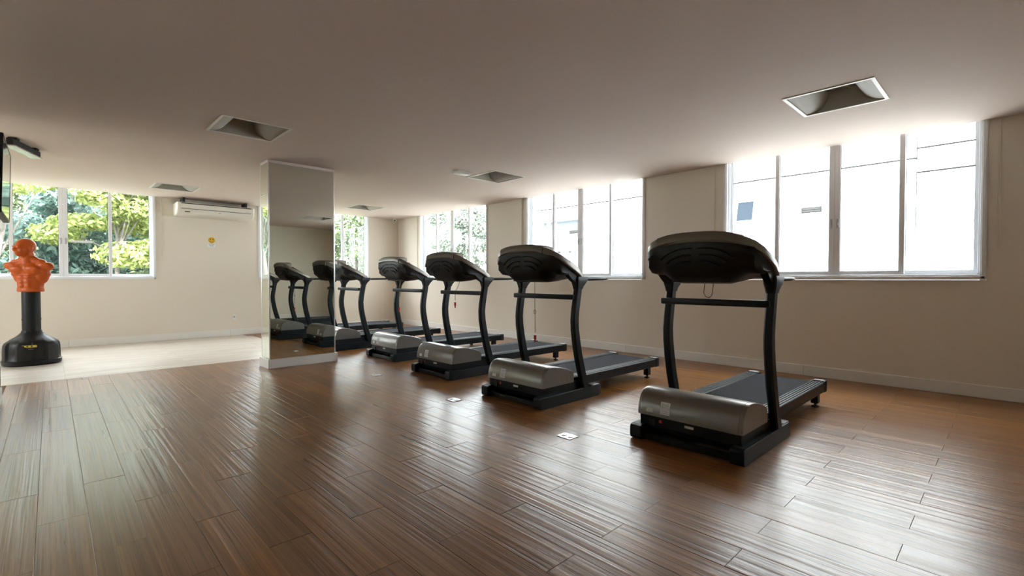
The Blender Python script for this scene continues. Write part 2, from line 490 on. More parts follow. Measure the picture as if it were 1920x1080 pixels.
# ------------------------------------------------------------------ windows: local x along the wall, local y outwards
def make_window(name, loc, rz):
    root = tag(empty(name, loc, rz), kind='structure')
    W, z0, z1, d0, d1 = WIN_W, SILL, HT - 0.005, -0.018, 0.105
    bm = new_bm()
    box(bm, 0.001, 0.048, d0, d1, z0, z1, 0.004); box(bm, W - 0.048, W - 0.001, d0, d1, z0, z1, 0.004)
    box(bm, 0.048, W - 0.048, d0, d1, z0 + 0.001, z0 + 0.052, 0.004); box(bm, 0.048, W - 0.048, d0, d1, z1 - 0.05, z1, 0.004)
    # raised casing lip and track ribs
    box(bm, 0.010, 0.036, d0 - 0.008, d0 + 0.002, z0 + 0.012, z1, 0.002); box(bm, W - 0.036, W - 0.010, d0 - 0.008, d0 + 0.002, z0 + 0.012, z1, 0.002)
    box(bm, 0.010, W - 0.010, d0 - 0.008, d0 + 0.002, z0 + 0.010, z0 + 0.036, 0.002)
    for d in (0.012, 0.050, 0.088):
        box(bm, 0.048, W - 0.048, d, d + 0.005, z0 + 0.052, z0 + 0.066)
        box(bm, 0.047, 0.060, d, d + 0.005, z0 + 0.052, z1 - 0.05); box(bm, W - 0.060, W - 0.047, d, d + 0.005, z0 + 0.052, z1 - 0.05)
    link('window_frame', bm, ALU, root)
    def sash(a, b, sl, sr, d):
        bm = new_bm()
        zb, zt = z0 + 0.054, z1 - 0.052
        box(bm, a, a + sl, d, d + 0.028, zb, zt, 0.003); box(bm, b - sr, b, d, d + 0.028, zb, zt, 0.003)
        box(bm, a + sl, b - sr, d, d + 0.028, zb, zb + 0.042, 0.003); box(bm, a + sl, b - sr, d, d + 0.028, zt - 0.042, zt, 0.003)
        s = link('sash', bm, ALU, root)
        bm = new_bm(); box(bm, a + sl - 0.003, b - sr + 0.003, d + 0.012, d + 0.015, zb + 0.038, zt - 0.038)
        link('pane', bm, GLASS, s)
        bm = new_bm()
        e = 0.004
        box(bm, a + sl - 0.001, a + sl + e, d + 0.010, d + 0.018, zb + 0.042, zt - 0.042); box(bm, b - sr - e, b - sr + 0.001, d + 0.010, d + 0.018, zb + 0.042, zt - 0.042)
        box(bm, a + sl, b - sr, d + 0.010, d + 0.018, zb + 0.041, zb + 0.042 + e)
        link('gasket', bm, RUBBER, s)
        return s
    sash(0.062, 0.650, 0.026, 0.046, 0.056)
    s1 = sash(0.606, 1.2195, 0.046, 0.054, 0.020)
    s2 = sash(1.2205, 1.834, 0.054, 0.046, 0.020)
    sash(1.790, 2.378, 0.046, 0.026, 0.056)
    for s, x in ((s1, 1.188), (s2, 1.252)):
        bm = new_bm(); box(bm, x - 0.012, x + 0.012, 0.010, 0.0202, 1.69, 1.79, 0.003); box(bm, x - 0.005, x + 0.005, 0.000, 0.012, 1.72, 1.75, 0.002)
        link('latch', bm, GREY_PLASTIC, s)
    return root
for k, s in enumerate(WIN_RIGHT):
    make_window('window_%d' % (k + 1), (XR, s + WIN_W, 0), R(-90))
for k, s in enumerate(WIN_BACK):
    make_window('window_%d' % (k + 4), (s, YB, 0), 0)
make_window('window_6', (XLL, WIN_BAY_ADDED, 0), R(90))  # extra window out of view, added to brighten the bay side
# white sticker strip on one pane of the tree window
bm = new_bm(); box(bm, 0.245, 0.520, YB + 0.0290, YB + 0.0315, 1.722, 1.758)
tag(link('pane_sticker', bm, STICKER), 'white strip sticker on the glass of the tree window', 'sticker')

# daylight sampling portals, one per window opening
def portal(name, loc, rot, sx, sy_):
    ld = bpy.data.lights.new(name, 'AREA'); ld.shape = 'RECTANGLE'; ld.size = sx; ld.size_y = sy_
    ld.cycles.is_portal = True
    o = bpy.data.objects.new(name, ld); o.location = loc; o.rotation_euler = rot; col.objects.link(o)
for s in WIN_RIGHT: portal('daylight_portal', (XR + 0.16, s + WIN_W / 2, 1.95), (0, R(90), 0), 1.7, WIN_W)
portal('daylight_portal', (XLL - 0.16, WIN_BAY_ADDED + WIN_W / 2, 1.95), (0, R(-90), 0), 1.7, WIN_W)
for s in WIN_BACK: portal('daylight_portal', (s + WIN_W / 2, YB + 0.16, 1.95), (R(-90), 0, 0), WIN_W, 1.7)

# ------------------------------------------------------------------ mirrored pillar
PX0, PX1, PY0, PY1 = 1.955, 2.795, 6.40, 6.70
pil = tag(empty('pillar', ((PX0 + PX1) / 2, (PY0 + PY1) / 2, 0)), kind='structure')
pil['label'] = 'square pillar clad in mirror sheets with a white baseboard'
ox, oy = (PX0 + PX1) / 2, (PY0 + PY1) / 2
bx, by = PX1 - ox, PY1 - oy
bm = new_bm(); box(bm, -bx + 0.008, bx - 0.008, -by + 0.008, by - 0.008, 0, HC)
link('pillar_core', bm, WHITE, pil)
m0, m1 = 0.118, 2.565
bm = new_bm(); box(bm, -bx + 0.014, bx - 0.014, -by, -by + 0.0075, m0, m1); link('mirror_sheet', bm, MIRROR, pil)
bm = new_bm(); box(bm, -bx + 0.014, bx - 0.014, by - 0.0075, by, m0, m1); link('mirror_sheet', bm, MIRROR, pil)
bm = new_bm(); box(bm, -bx, -bx + 0.0075, -by + 0.014, by - 0.014, m0, m1); link('mirror_sheet', bm, MIRROR, pil)
bm = new_bm(); box(bm, bx - 0.0075, bx, -by + 0.014, by - 0.014, m0, m1); link('mirror_sheet', bm, MIRROR, pil)
for sx in (-1, 1):
    for s_ in (-1, 1):
        bm = new_bm()
        xa, xb = sorted((sx * (bx + 0.002), sx * (bx - 0.014))); ya, yb = sorted((s_ * (by + 0.002), s_ * (by - 0.014)))
        box(bm, xa, xb, ya, yb, m0, HC - 0.001, 0.003)
        link('corner_trim', bm, TRIM_CHROME, pil)
bm = new_bm()
w = 0.022
for (xa, xb, ya, yb) in ((-bx - w, bx + w, -by - w, -by + 0.006), (-bx - w, bx + w, by - 0.006, by + w), (-bx - w, -bx + 0.006, -by, by), (bx - 0.006, bx + w, -by, by)):
    box(bm, xa, xb, ya, yb, 0, 0.115, 0.003)
link('pillar_baseboard', bm, WHITE, pil)
bm = new_bm(); box(bm, -bx + 0.004, bx - 0.004, -by + 0.003, by - 0.003, 2.566, HC - 0.0005); link('top_band', bm, CEIL, pil)

# ------------------------------------------------------------------ recessed ceiling lights (switched off)
def make_light():
    root = empty('ceiling_light')
    s, h = LS - 0.002, 0.13
    bm = new_bm(); f = 0.016
    for (xa, xb, ya, yb) in ((-s - 0.012, s + 0.012, -s - 0.012, -s + f), (-s - 0.012, s + 0.012, s - f, s + 0.012), (-s - 0.012, -s + f, -s + f, s - f), (s - f, s + 0.012, -s + f, s - f)):
        box(bm, xa, xb, ya, yb, -0.006, 0.0, 0.0015)
    link('light_frame', bm, WHITE, root)
    bm = new_bm()
    h = 0.17
    loft(bm, [[(-s, -s, 0), (s, -s, 0), (s, s, 0), (-s, s, 0)], [(-s, -s, h), (s, -s, h), (s, s, h), (-s, s, h)]], caps=False)
    bm.faces.new([bm.verts.new(p) for p in ((-s, -s, h), (s, -s, h), (s, s, h), (-s, s, h))])
    link('housing', bm, HOUSING, root)
    for sg in (-1, 1):      # curved reflectors at the two ends
        bm = new_bm()
        N = 10
        prof = []
        for k in range(N + 1):
            a = math.pi / 2 * k / N
            prof.append((sg * (s - f - 0.165 * math.sin(a)), 0.002 + 0.150 * (1 - math.cos(a))))
        loft(bm, [[(x, -s + 0.004, z) for x, z in prof], [(x, s - 0.004, z) for x, z in prof]], closed=False)
        link('reflector', bm, REFLECTOR, root, smooth=60)
    for x in (-0.05, 0.05):
        bm = new_bm(); tube(bm, [(x, -0.15, 0.150), (x, 0.15, 0.150)], 0.010, 8); link('lamp_tube', bm, GREY_PLASTIC, root, smooth=50)
    return root
lt_labels = ['square recessed ceiling light in front of window with the facing wall vent',
             'square recessed ceiling light over open floor in front of mirrored pillar',
             'square recessed ceiling light beside the small white ceiling box',
             'square recessed ceiling light in front of the air conditioner',
             'square recessed ceiling light nearest the room corner, behind the pillar']
lt0 = None
for k, (x, y) in enumerate(LIGHTS[:5]):
    o = lt0 = make_light() if k == 0 else None
    if k == 0: first_light = o
    else: o = copy_tree(first_light)
    o.location = (x, y, HC); o.rotation_euler = (0, 0, R(90) if k == 0 else 0)
    tag(o, lt_labels[k], 'ceiling light', 'recessed square ceiling lights')
o = copy_tree(first_light); o.location = (LIGHTS[5][0], LIGHTS[5][1], HC)
tag(o, 'square recessed ceiling light above the camera, out of the picture', 'ceiling light', 'recessed square ceiling lights')

# ------------------------------------------------------------------ treadmill (x: front to rear, y: across, z up)
def upright_sections(y0, y1):
    path = [(0.635, 0.085, .086), (0.606, 0.16, .086), (0.570, 0.27, .085), (0.530, 0.40, .084), (0.500, 0.53, .083), (0.479, 0.65, .081), (0.474, 0.74, .079),
            (0.482, 0.82, .079), (0.500, 0.92, .078), (0.516, 1.00, .077), (0.524, 1.05, .077)]
    secs = []
    for i, (u, z, w) in enumerate(path):
        a = path[max(i - 1, 0)]; b = path[min(i + 1, len(path) - 1)]
        d = Vector((b[0] - a[0], 0, b[1] - a[1])).normalized(); n_ = Vector((d.z, 0, -d.x))
        c = Vector((u, 0, z)); h = w / 2; ch = 0.012
        loop = []
        for du, y in ((-h + ch, y0), (h - ch, y0), (h, y0 + ch), (h, y1 - ch), (h - ch, y1), (-h + ch, y1), (-h, y1 - ch), (-h, y0 + ch)):
            p = c + n_ * du; loop.append((p.x, y, p.z))
        secs.append(loop)
    return secs

def console_parts(root):
    HWv = 0.392
    def zt(v):
        t = abs(v) / HWv
        return 1.395 - 0.085 * t ** 2.6
    def uf(v):
        t = abs(v) / HWv
        return 0.150 + 0.05 * t ** 8
    def zb(v):
        t = abs(v)
        k = min(1, max(0, (t - 0.17) / 0.13)); k = k * k * (3 - 2 * k)
        return 1.088 + 0.062 * k
    secs = []
    N = 28
    for i in range(N + 1):
        v = -HWv + 2 * HWv * i / N
        t = abs(v) / HWv
        a, b = uf(v), zt(v)
        rear = (0.585, 1.150); lo = zb(v)
        pts = [(a + 0.012, b), (a + 0.12, b + (rear[1] - b) * 0.25), (a + 0.26, b + (rear[1] - b) * 0.58), rear, (0.58, 1.125), (0.47, lo + 0.012), (0.33, lo), (0.24, lo + 0.012), (0.19, lo + 0.055), (a + 0.010, lo + 0.125), (a - 0.002, b - 0.06), (a, b - 0.012)]
        s = 1.0 if t < 0.90 else 0.78 + 0.22 * math.sqrt(max(0.0, 1 - ((t - 0.90) / 0.10) ** 2))
        cx, cz = 0.36, 1.235
        secs.append([(cx + (p[0] - cx) * s, v, cz + (p[1] - cz) * s) for p in pts])
    bm = new_bm(); loft(bm, secs)
    con = link('console', bm, BLACK_PLASTIC, root, smooth=40)
    # silver rim sweeping from arm to arm over the front edge
    half = [(0.575, 0.375, 1.155), (0.50, 0.398, 1.195), (0.42, 0.407, 1.235), (0.34, 0.405, 1.272), (0.265, 0.394, 1.310), (0.205, 0.368, 1.344), (0.168, 0.325, 1.370), (0.152, 0.270, 1.389), (0.148, 0.17, 1.402), (0.146, 0.08, 1.408)]
    path = [(u, -v, z) for u, v, z in half] + [(0.145, 0, 1.410)] + [(u, v, z) for u, v, z in reversed(half)]
    def rim_secs(path, lo, hi, inn, out):
        secs = []
        for i, p in enumerate(path):
            a = Vector(path[max(i - 1, 0)]); b = Vector(path[min(i + 1, len(path) - 1)])
            d = (b - a); n_ = Vector((-d.y, d.x, 0)).normalized()
            if n_.dot(Vector((0.42, 0, 0)) - Vector((p[0], p[1], 0))) > 0: n_ = -n_
            c = Vector(p)
            secs.append([c + n_ * out * 0.4 + Vector((0, 0, lo)), c + n_ * out + Vector((0, 0, lo + 0.008)), c + n_ * out * 0.8 + Vector((0, 0, hi - 0.008)), c + n_ * (out * 0.3) + Vector((0, 0, hi)), c - n_ * inn + Vector((0, 0, hi)), c - n_ * inn + Vector((0, 0, lo))])
        return secs
    bm = new_bm(); loft(bm, rim_secs(path, -0.046, 0.012, 0.030, 0.012))
    link('console_rim', bm, RIM, root, smooth=45)
    vis = [(0.146, v, 1.414 - 0.030 * (abs(v) / 0.27) ** 3) for v in [-.27, -.255, -.2, -.13, -.06, 0, .06, .13, .2, .255, .27]]
    vs_ = rim_secs(vis, -0.044, 0.020, 0.13, 0.016)
    bm = new_bm(); loft(bm, vs_)
    link('console_visor', bm, RIM, root, smooth=45)
    # user side: display panel, screen and keys on the slope
    def slope(s, h=0.0):
        p0, p1 = Vector((0.27, 0, 1.345)), Vector((0.575, 0, 1.157))
        d = (p1 - p0); n_ = Vector((-d.z, 0, d.x)).normalized()
        return p0 + d * s + n_ * h
    def slab(s0, s1, v0, v1, h0, h1):
        bm = new_bm()
        loop = lambda h: [(*(slope(s, h).xz[:1]), v, slope(s, h).z) for s, v in ((s0, v0), (s1, v0), (s1, v1), (s0, v1))]
        loft(bm, [loop(h0), loop(h1)])
        return bm
    pn = link('display_panel', slab(0.03, 0.95, -0.30, 0.30, -0.01, 0.012), BLACK_MATT, root)
    link('display', slab(0.08, 0.40, -0.16, 0.16, 0.011, 0.015), SCREEN, pn)
    for q in range(6):
        v = -0.2 + q * 0.08
        link('key', slab(0.55, 0.66, v - 0.018, v + 0.018, 0.011, 0.017), RED if q == 3 else GREY_PLASTIC, pn)
    # curved ribs and recessed plate on the underside that faces the pillar side
    for rr in (0.10, 0.145, 0.19):
        for sg in (1, -1):
            pts = []
            for k in range(9):
                a = R(38 + 62 * k / 8)
                v = sg * (0.06 + rr * math.cos(a) * 1.25); z = 1.135 + rr * math.sin(a)
                u = 0.152 + max(0, 1.225 - z) * 0.33
                pts.append((u, v, z))
            bm = new_bm(); tube(bm, pts, 0.006, 6); link('rib', bm, BLACK_PLASTIC, con, smooth=60)
    bm = new_bm(); box(bm, 0.235, 0.26, -0.20, 0.20, 1.098, 1.112, 0.003); link('rib', bm, BLACK_PLASTIC, con)
    for sg in (-1, 1):       # arms that carry the console on the uprights
        bm = new_bm()
        secs = []
        for (u, z, w, h) in ((0.36, 1.215, .05, .05), (0.40, 1.175, .05, .05), (0.445, 1.135, .048, .045), (0.50, 1.10, .046, .04), (0.55, 1.085, .046, .036)):
            v = sg * 0.362
            secs.append([(u - h * .5, v - w / 2, z - h * .6), (u + h * .5, v - w / 2, z + h * .4), (u + h * .5, v + w / 2, z + h * .4), (u - h * .5, v + w / 2, z - h * .6)])
        loft(bm, secs); link('console_arm', bm, BLACK_PLASTIC, root, smooth=40)
    return con

def make_treadmill():
    root = empty('treadmill')
    # floor rails and front crossbar
    for sg in (-1, 1):
        bm = new_bm()
        ya, yb = sorted((sg * 0.300, sg * 0.388))
        prof = [(-0.012, 0.022), (0.0, 0.006), (0.03, 0.0), (0.80, 0.0), (0.838, 0.004), (0.845, 0.02), (0.845, 0.088), (0.835, 0.10), (0.80, 0.104), (0.02, 0.104), (-0.005, 0.098), (-0.012, 0.085)]
        prism(bm, prof, 'y', ya, yb)
        bmesh.ops.bevel(bm, geom=[e for e in bm.edges if abs(e.verts[0].co.y - e.verts[1].co.y) < 1e-6], offset=0.004, segments=1, affect='EDGES')
        rl = link('base_rail', bm, BLACK, root)
        bm = new_bm(); box(bm, 0.74, 0.838, ya + 0.012, yb - 0.012, 0.1035, 0.109, 0.002); link('rail_reflection_pad', bm, GREY_PLASTIC, rl)  # grey pad standing in for window light reflected on the rail top
    bm = new_bm(); box(bm, 0.028, 0.062, -0.299, 0.299, 0.008, 0.048, 0.004); link('front_crossbar', bm, BLACK, root)
    # black lower body with power socket and rocker switch
    bm = new_bm()
    prism(bm, [(0.085, 0.06), (0.60, 0.06), (0.62, 0.16), (0.50, 0.175), (0.058, 0.175), (0.062, 0.10)], 'y', -0.345, 0.345)
    lb = link('lower_body', bm, BLACK, root)
    bm = new_bm(); box(bm, 0.052, 0.070, 0.180, 0.198, 0.130, 0.150, 0.002); link('power_switch', bm, RED, lb)
    bm = new_bm(); box(bm, 0.052, 0.070, 0.23, 0.275, 0.10, 0.150, 0.003); link('power_inlet', bm, BLACK_MATT, lb)
    bm = new_bm(); box(bm, 0.0555, 0.064, -0.045, 0.015, 0.136, 0.152); link('white_label', bm, STICKER, lb)
    # motor hood
    prof = [(0.045, 0.172), (0.046, 0.20), (0.051, 0.235), (0.062, 0.272), (0.080, 0.305), (0.105, 0.328), (0.135, 0.341), (0.170, 0.346), (0.215, 0.343), (0.27, 0.334), (0.33, 0.320), (0.39, 0.302), (0.445, 0.280), (0.468, 0.262), (0.474, 0.235), (0.474, 0.172)]
    bm = new_bm(); prism(bm, prof, 'y', -0.333, 0.333)
    hd = link('motor_hood', bm, SILVER, root, smooth=38)
    cxp, czp = 0.24, 0.23
    for sg in (-1, 1):
        secs = []
        for y, s in ((0.3345, 0.992), (0.352, 0.990), (0.358, 0.972)):
            secs.append([(cxp + (p[0] - cxp) * s, sg * y, 0.172 + (p[1] - 0.172) * s) for p in prof])
        bm = new_bm(); loft(bm, secs); link('hood_end', bm, SILVER, hd, smooth=38)
    # labels wrapped on the front of the hood
    def hood_label(y0, y1, z0, z1):
        fu = lambda z: next(a[0] + (b[0] - a[0]) * (z - a[1]) / (b[1] - a[1]) for a, b in zip(prof, prof[1:]) if a[1] <= z <= b[1])
        bm = new_bm(); N = 5
        rows = [[(fu(z0 + (z1 - z0) * k / N) - e, y, z0 + (z1 - z0) * k / N) for k in range(N + 1)] for y, e in ((y0, .0012), (y1, .0012))]
        loft(bm, rows, closed=False)
        return link('label', bm, STICKER, hd)
    hood_label(0.240, 0.292, 0.196, 0.226)
    l1 = hood_label(0.118, 0.188, 0.238, 0.278); l2 = hood_label(0.118, 0.188, 0.196, 0.234)
    for lab, zs in ((l1, (0.247, 0.256, 0.265)), (l2, (0.206, 0.216, 0.225))):
        for z in zs:
            bm = new_bm(); u = 0.0445 if z < 0.235 else 0.0502
            fu = next(a[0] + (b[0] - a[0]) * (z - a[1]) / (b[1] - a[1]) for a, b in zip(prof, prof[1:]) if a[1] <= z <= b[1])
            box(bm, fu - 0.0022, fu - 0.0010, 0.128, 0.178, z - 0.0012, z + 0.0012); link('print_line', bm, INK, lab)
    # deck
    for sg in (-1, 1):
        ya, yb = sorted((sg * 0.228, sg * 0.330))
        bm = new_bm(); box(bm, 0.476, 1.985, ya, yb, 0.118, 0.206, 0.005)
        fr = link('foot_rail', bm, BLACK, root)
        bm = new_bm()
        for q in range(4):
            y = ya + 0.016 + q * 0.0225
            box(bm, 0.48, 1.98, y, y + 0.013, 0.2055, 0.212, 0.002)
        link('tread_ribs', bm, BLACK_PLASTIC, fr)
        bm = new_bm(); box(bm, 1.982, 2.06, ya - 0.003, yb + 0.003, 0.112, 0.214, 0.012, 2); ec = link('end_cap', bm, BLACK_PLASTIC, root, smooth=40)
        bm = new_bm(); box(bm, 1.985, 2.04, ya + 0.012, yb - 0.012, 0.2135, 0.2175, 0.002); link('cap_plate', bm, GREY_PLASTIC, ec)
        ys = sg * 0.285
        bm = new_bm(); box(bm, 1.84, 1.905, ys - 0.028, ys + 0.028, 0.035, 0.119, 0.004); lg = link('rear_leg', bm, BLACK, root)
        bm = new_bm(); cyl(bm, 1.872, ys, 0.012, 0.040, 0.010, n=10); cyl(bm, 1.872, ys, 0.0, 0.013, 0.030, 0.026, n=18); link('levelling_foot', bm, RUBBER, lg, smooth=40)
    bm = new_bm(); box(bm, 0.45, 1.99, -0.226, 0.226, 0.186, 0.201, 0.003); link('running_belt', bm, BELT, root)
    bm = new_bm(); box(bm, 0.60, 1.90, -0.222, 0.222, 0.14, 0.184, 0.003); link('deck_board', bm, BLACK_MATT, root)
    bm = new_bm(); tube(bm, [(1.995, -0.226, 0.165), (1.995, 0.226, 0.165)], 0.035, 16); link('rear_roller', bm, BELT, root, smooth=50)
    # uprights, caps, hand rails, crossbar
    for sg in (-1, 1):
        ya, yb = sorted((sg * 0.334, sg * 0.388))
        bm = new_bm(); loft(bm, upright_sections(ya, yb)); up = link('upright', bm, BLACK, root, smooth=35)
        bm = new_bm()
        ym = (ya + yb) / 2
        secs = []
        for z, u0, u1, hv in ((1.025, 0.480, 0.566, .030), (1.05, 0.476, 0.574, .034), (1.09, 0.466, 0.612, .042), (1.125, 0.466, 0.640, .043), (1.140, 0.476, 0.632, .038)):
            c = 0.012
            secs.append([(u0 + c, ym - hv, z), (u1 - c, ym - hv, z), (u1, ym - hv + c, z), (u1, ym + hv - c, z), (u1 - c, ym + hv, z), (u0 + c, ym + hv, z), (u0, ym + hv - c, z), (u0, ym - hv + c, z)])
        loft(bm, secs); link('upright_cap', bm, BLACK_PLASTIC, root, smooth=35)
        bm = new_bm()
        secs = []
        for u, w, z, h in ((0.60, .018, 1.118, .016), (0.75, .018, 1.120, .016), (0.90, .016, 1.121, .014), (0.965, .012, 1.122, .010), (0.985, .006, 1.122, .005)):
            secs.append([(u, ym + w * math.cos(a), z + h * math.sin(a)) for a in [2 * math.pi * k / 12 for k in range(12)]])
        loft(bm, secs); link('handrail', bm, BLACK_PLASTIC, root, smooth=50)
    bm = new_bm(); box(bm, 0.428, 0.462, -0.372, 0.400, 0.930, 0.978, 0.010, 2); link('crossbar', bm, BLACK, root, smooth=40)
    console_parts(root)
    return root

TREADMILLS = [  # front x, centre y, yaw (deg), label
    (2.950, 1.475, 0.0, 'first treadmill of the row, largest in view, a bare cord loop hanging under its console'),
    (2.990, 3.145, 0.0, 'second treadmill of the row, red clip on a long straight cord below its console'),
    (3.150, 4.650, 0.0, 'third treadmill of the row, red clip on a short slanting cord under its console'),
    (3.310, 6.120, 0.0, 'fourth treadmill of the row, wholly visible just beyond the mirrored pillar edge'),
    (3.130, 7.640, 0.0, 'fifth treadmill of the row, cut off by the edge of the mirrored pillar'),
    (3.270, 9.180, 0.0, 'sixth and last treadmill of the row, only its deck showing behind the fifth'),
]
proto = None
mills = []
for k, (x, y, yaw, lab) in enumerate(TREADMILLS):
    o = make_treadmill() if k == 0 else copy_tree(mills[0])
    o.location = (x, y, 0); o.rotation_euler = (0, 0, R(yaw))
    tag(o, lab, 'treadmill', 'treadmills in a row along the window wall')
    mills.append(o)
# safety cords, each of its own shape
def safety_cord(root, pts, clip=None, mcord=CORD_DARK, ring=None):
    bm = new_bm(); tube(bm, pts, 0.0028, 6)
    c = link('safety_cord', bm, mcord, root, smooth=60)
    if clip:
        x, y, z = clip
        bm = new_bm(); box(bm, x - 0.008, x + 0.008, y - 0.014, y + 0.014, z - 0.03, z + 0.015, 0.004)
        box(bm, x - 0.005, x + 0.005, y - 0.008, y + 0.008, z - 0.055, z - 0.028, 0.002); link('clip', bm, RED, c)
    if ring:
        x, y, z = ring
        bm = new_bm(); tube(bm, [(x, y + 0.016 * math.cos(a), z + 0.02 * math.sin(a)) for a in [2 * math.pi * k / 12 for k in range(13)]], 0.002, 5); link('ring', bm, CORD_DARK, c)
safety_cord(mills[0], [(0.36, 0.022 + 0.0, 1.10), (0.36, 0.028, 1.06), (0.36, 0.030, 1.02), (0.36, 0.016, 0.995), (0.36, -0.008, 0.990), (0.36, -0.026, 1.005), (0.36, -0.034, 1.05), (0.36, -0.036, 1.10)])
safety_cord(mills[1], [(0.40, 0.07, 1.11), (0.40, 0.07, 0.95), (0.40, 0.068, 0.80), (0.40, 0.066, 0.60)], (0.40, 0.066, 0.56), ring=(0.40, 0.07, 0.80))
safety_cord(mills[2], [(0.42, -0.02, 1.11), (0.42, 0.01, 1.04), (0.42, 0.05, 0.99), (0.42, 0.075, 0.95), (0.42, 0.078, 0.86)], (0.42, 0.078, 0.82))
safety_cord(mills[3], [(0.45, 0.18, 1.14), (0.45, 0.20, 1.09), (0.45, 0.22, 1.02), (0.45, 0.235, 0.85), (0.45, 0.237, 0.72)], (0.45, 0.237, 0.68), mcord=YELLOW2)

# ------------------------------------------------------------------ boxing training dummy
DX, DY = -0.19, 9.0
dummy = tag(empty('training_dummy', (DX, DY, 0), 0), 'orange bust-shaped boxing dummy on black pole and base beside tree window', 'training dummy')
def bust():
    bm = new_bm()
    E = lambda c, r: ellipsoid(bm, c, r)
    n = 28
    ring = lambda a, b, z: [(a * math.cos(2 * math.pi * k / n), b * math.sin(2 * math.pi * k / n), z) for k in range(n)]
    loft(bm, [ring(.142, .100, .950), ring(.148, .104, .965), ring(.140, .10, 1.02), ring(.148, .105, 1.12), ring(.13, .09, 1.22)])
    E((0, 0.005, 1.22), (.180, .110, .125))
    for s in (-1, 1):
        E((s * .078, -.072, 1.235), (.090, .052, .062))
        E((s * .128, .012, 1.18), (.068, .085, .125))
        E((s * .165, .008, 1.285), (.085, .068, .062))
        E((s * .205, .008, 1.292), (.052, .056, .052))
        E((s * .085, .018, 1.345), (.10, .052, .045))
        E((s * .050, .012, 1.375), (.055, .05, .05))
        for z in (1.145, 1.085, 1.03): E((s * .036, -.094, z), (.034, .022, .028))
    loft(bm, [[(x * 1.0, y + .004, z) for x, y, z in ring(.066, .068, 1.33)], [(x, y - .002, z) for x, y, z in ring(.060, .064, 1.47)]])
    # head, turned towards the viewer's left
    for v in bm.verts:
        k = min(1, max(0, (v.co.z - 1.20) / 0.15)); v.co.y -= 0.045 * k
        if v.co.z > 1.15: v.co.x *= 1.10
    M = Matrix.Translation((0, -0.085, 0)) @ Matrix.Rotation(R(-18), 4, 'Z')
    hb = new_bm()
    H = lambda c, r: ellipsoid(hb, c, r)
    H((0, .016, 1.552), (.088, .108, .098)); H((0, -.022, 1.505), (.070, .088, .092)); H((0, -.044, 1.448), (.052, .058, .040))
    H((0, -.112, 1.505), (.015, .026, .028)); H((0, -.118, 1.492), (.020, .018, .012))
    for s in (-1, 1):
        H((s * .032, -.094, 1.540), (.036, .018, .012)); H((s * .044, -.074, 1.492), (.026, .026, .024))
        H((s * .086, .014, 1.512), (.013, .024, .036))
    H((0, -.098, 1.458), (.026, .015, .008)); H((0, -.096, 1.446), (.022, .014, .008))
    hb.transform(M)
    me = bpy.data.meshes.new('t'); hb.to_mesh(me); hb.free(); bm.from_mesh(me); bpy.data.meshes.remove(me)
    o = link('bust_raw', bm, ORANGE)
    rm = o.modifiers.new('r', 'REMESH'); rm.mode = 'VOXEL'; rm.voxel_size = 0.0085; rm.use_smooth_shade = True
    sm = o.modifiers.new('s', 'SMOOTH'); sm.iterations = 5; sm.factor = 0.5
    dg = bpy.context.evaluated_depsgraph_get()
    me = bpy.data.meshes.new_from_object(o.evaluated_get(dg))
    bpy.data.objects.remove(o)
    me.name = 'torso'
    me.polygons.foreach_set('use_smooth', [True] * len(me.polygons))
    return me
torso = bpy.data.objects.new('torso', bust()); col.objects.link(torso); torso.parent = dummy
torso.rotation_euler = (0, 0, R(-36))
tag(torso, 'orange moulded bust with head and shoulder stumps')
bm = new_bm(); cyl(bm, 0, 0, 0.40, 0.952, 0.092, n=32); pole = link('pole', bm, BLACK_PLASTIC, dummy, smooth=40)
bm = new_bm(); cyl(bm, 0, 0, 0.40, 0.60, 0.086, 0.088, n=32); cyl(bm, 0, 0, 0.575, 0.60, 0.095, n=32); link('pole_collar', bm, BLACK_PLASTIC, pole, smooth=40)
bm = new_bm()
NS = 96
prof = [(0, .272), (.012, .288), (.06, .292), (.068, .283), (.10, .282), (.16, .281), (.22, .279), (.26, .274), (.285, .262), (.305, .240), (.33, .205), (.36, .160), (.39, .125), (.415, .104), (.44, .098)]
secs = []
for z, r0 in prof:
    loop = []
    for k in range(NS):
        a = 2 * math.pi * k / NS
        sq = 1.0 / (abs(math.cos(a - R(14))) ** 5 + abs(math.sin(a - R(14))) ** 5) ** 0.2
        rr = r0 * (0.70 + 0.30 * sq) * 0.985
        zm = min(1, max(0, (z - .06) / .02)) * min(1, max(0, (.325 - z) / .045))
        lob = 0.5 + 0.5 * math.cos(6 * (a + R(90 + 14)))
        rec = min(1, max(0, (0.52 - lob) / 0.12))
        rr *= 1 - 0.085 * zm * rec
        loop.append((rr * math.cos(a), rr * math.sin(a), z))
    secs.append(loop)
loft(bm, secs); dbase = link('base', bm, BLACK_PLASTIC, dummy, smooth=30)
def badge(t0, t1, z0, z1, r, m, name='badge'):
    bm = new_bm(); N = 8
    rows = []
    for rr in (r, r + 0.002):
        pass
    a = lambda k: R(-90 - 8) + t0 + (t1 - t0) * k / N
    rows = [[(rr * math.cos(a(k)), rr * math.sin(a(k)), z) for rr, z in ((r, z0), (r + 0.003, z0), (r + 0.003, z1), (r, z1))] for k in range(N + 1)]
    loft(bm, rows); return link(name, bm, m, dbase)
badge(-0.30, 0.32, .238, .268, .2765, YELLOW2)
badge(-0.24, 0.26, .226, .239, .2770, INK_DARK, 'badge_print')
badge(-0.20, 0.22, .214, .219, .2770, INK, 'badge_print')
for q in range(7): badge(-0.24 + q * 0.075, -0.20 + q * 0.075, .245, .262, .2775, INK_DARK if q % 2 else YELLOW, 'badge_print')

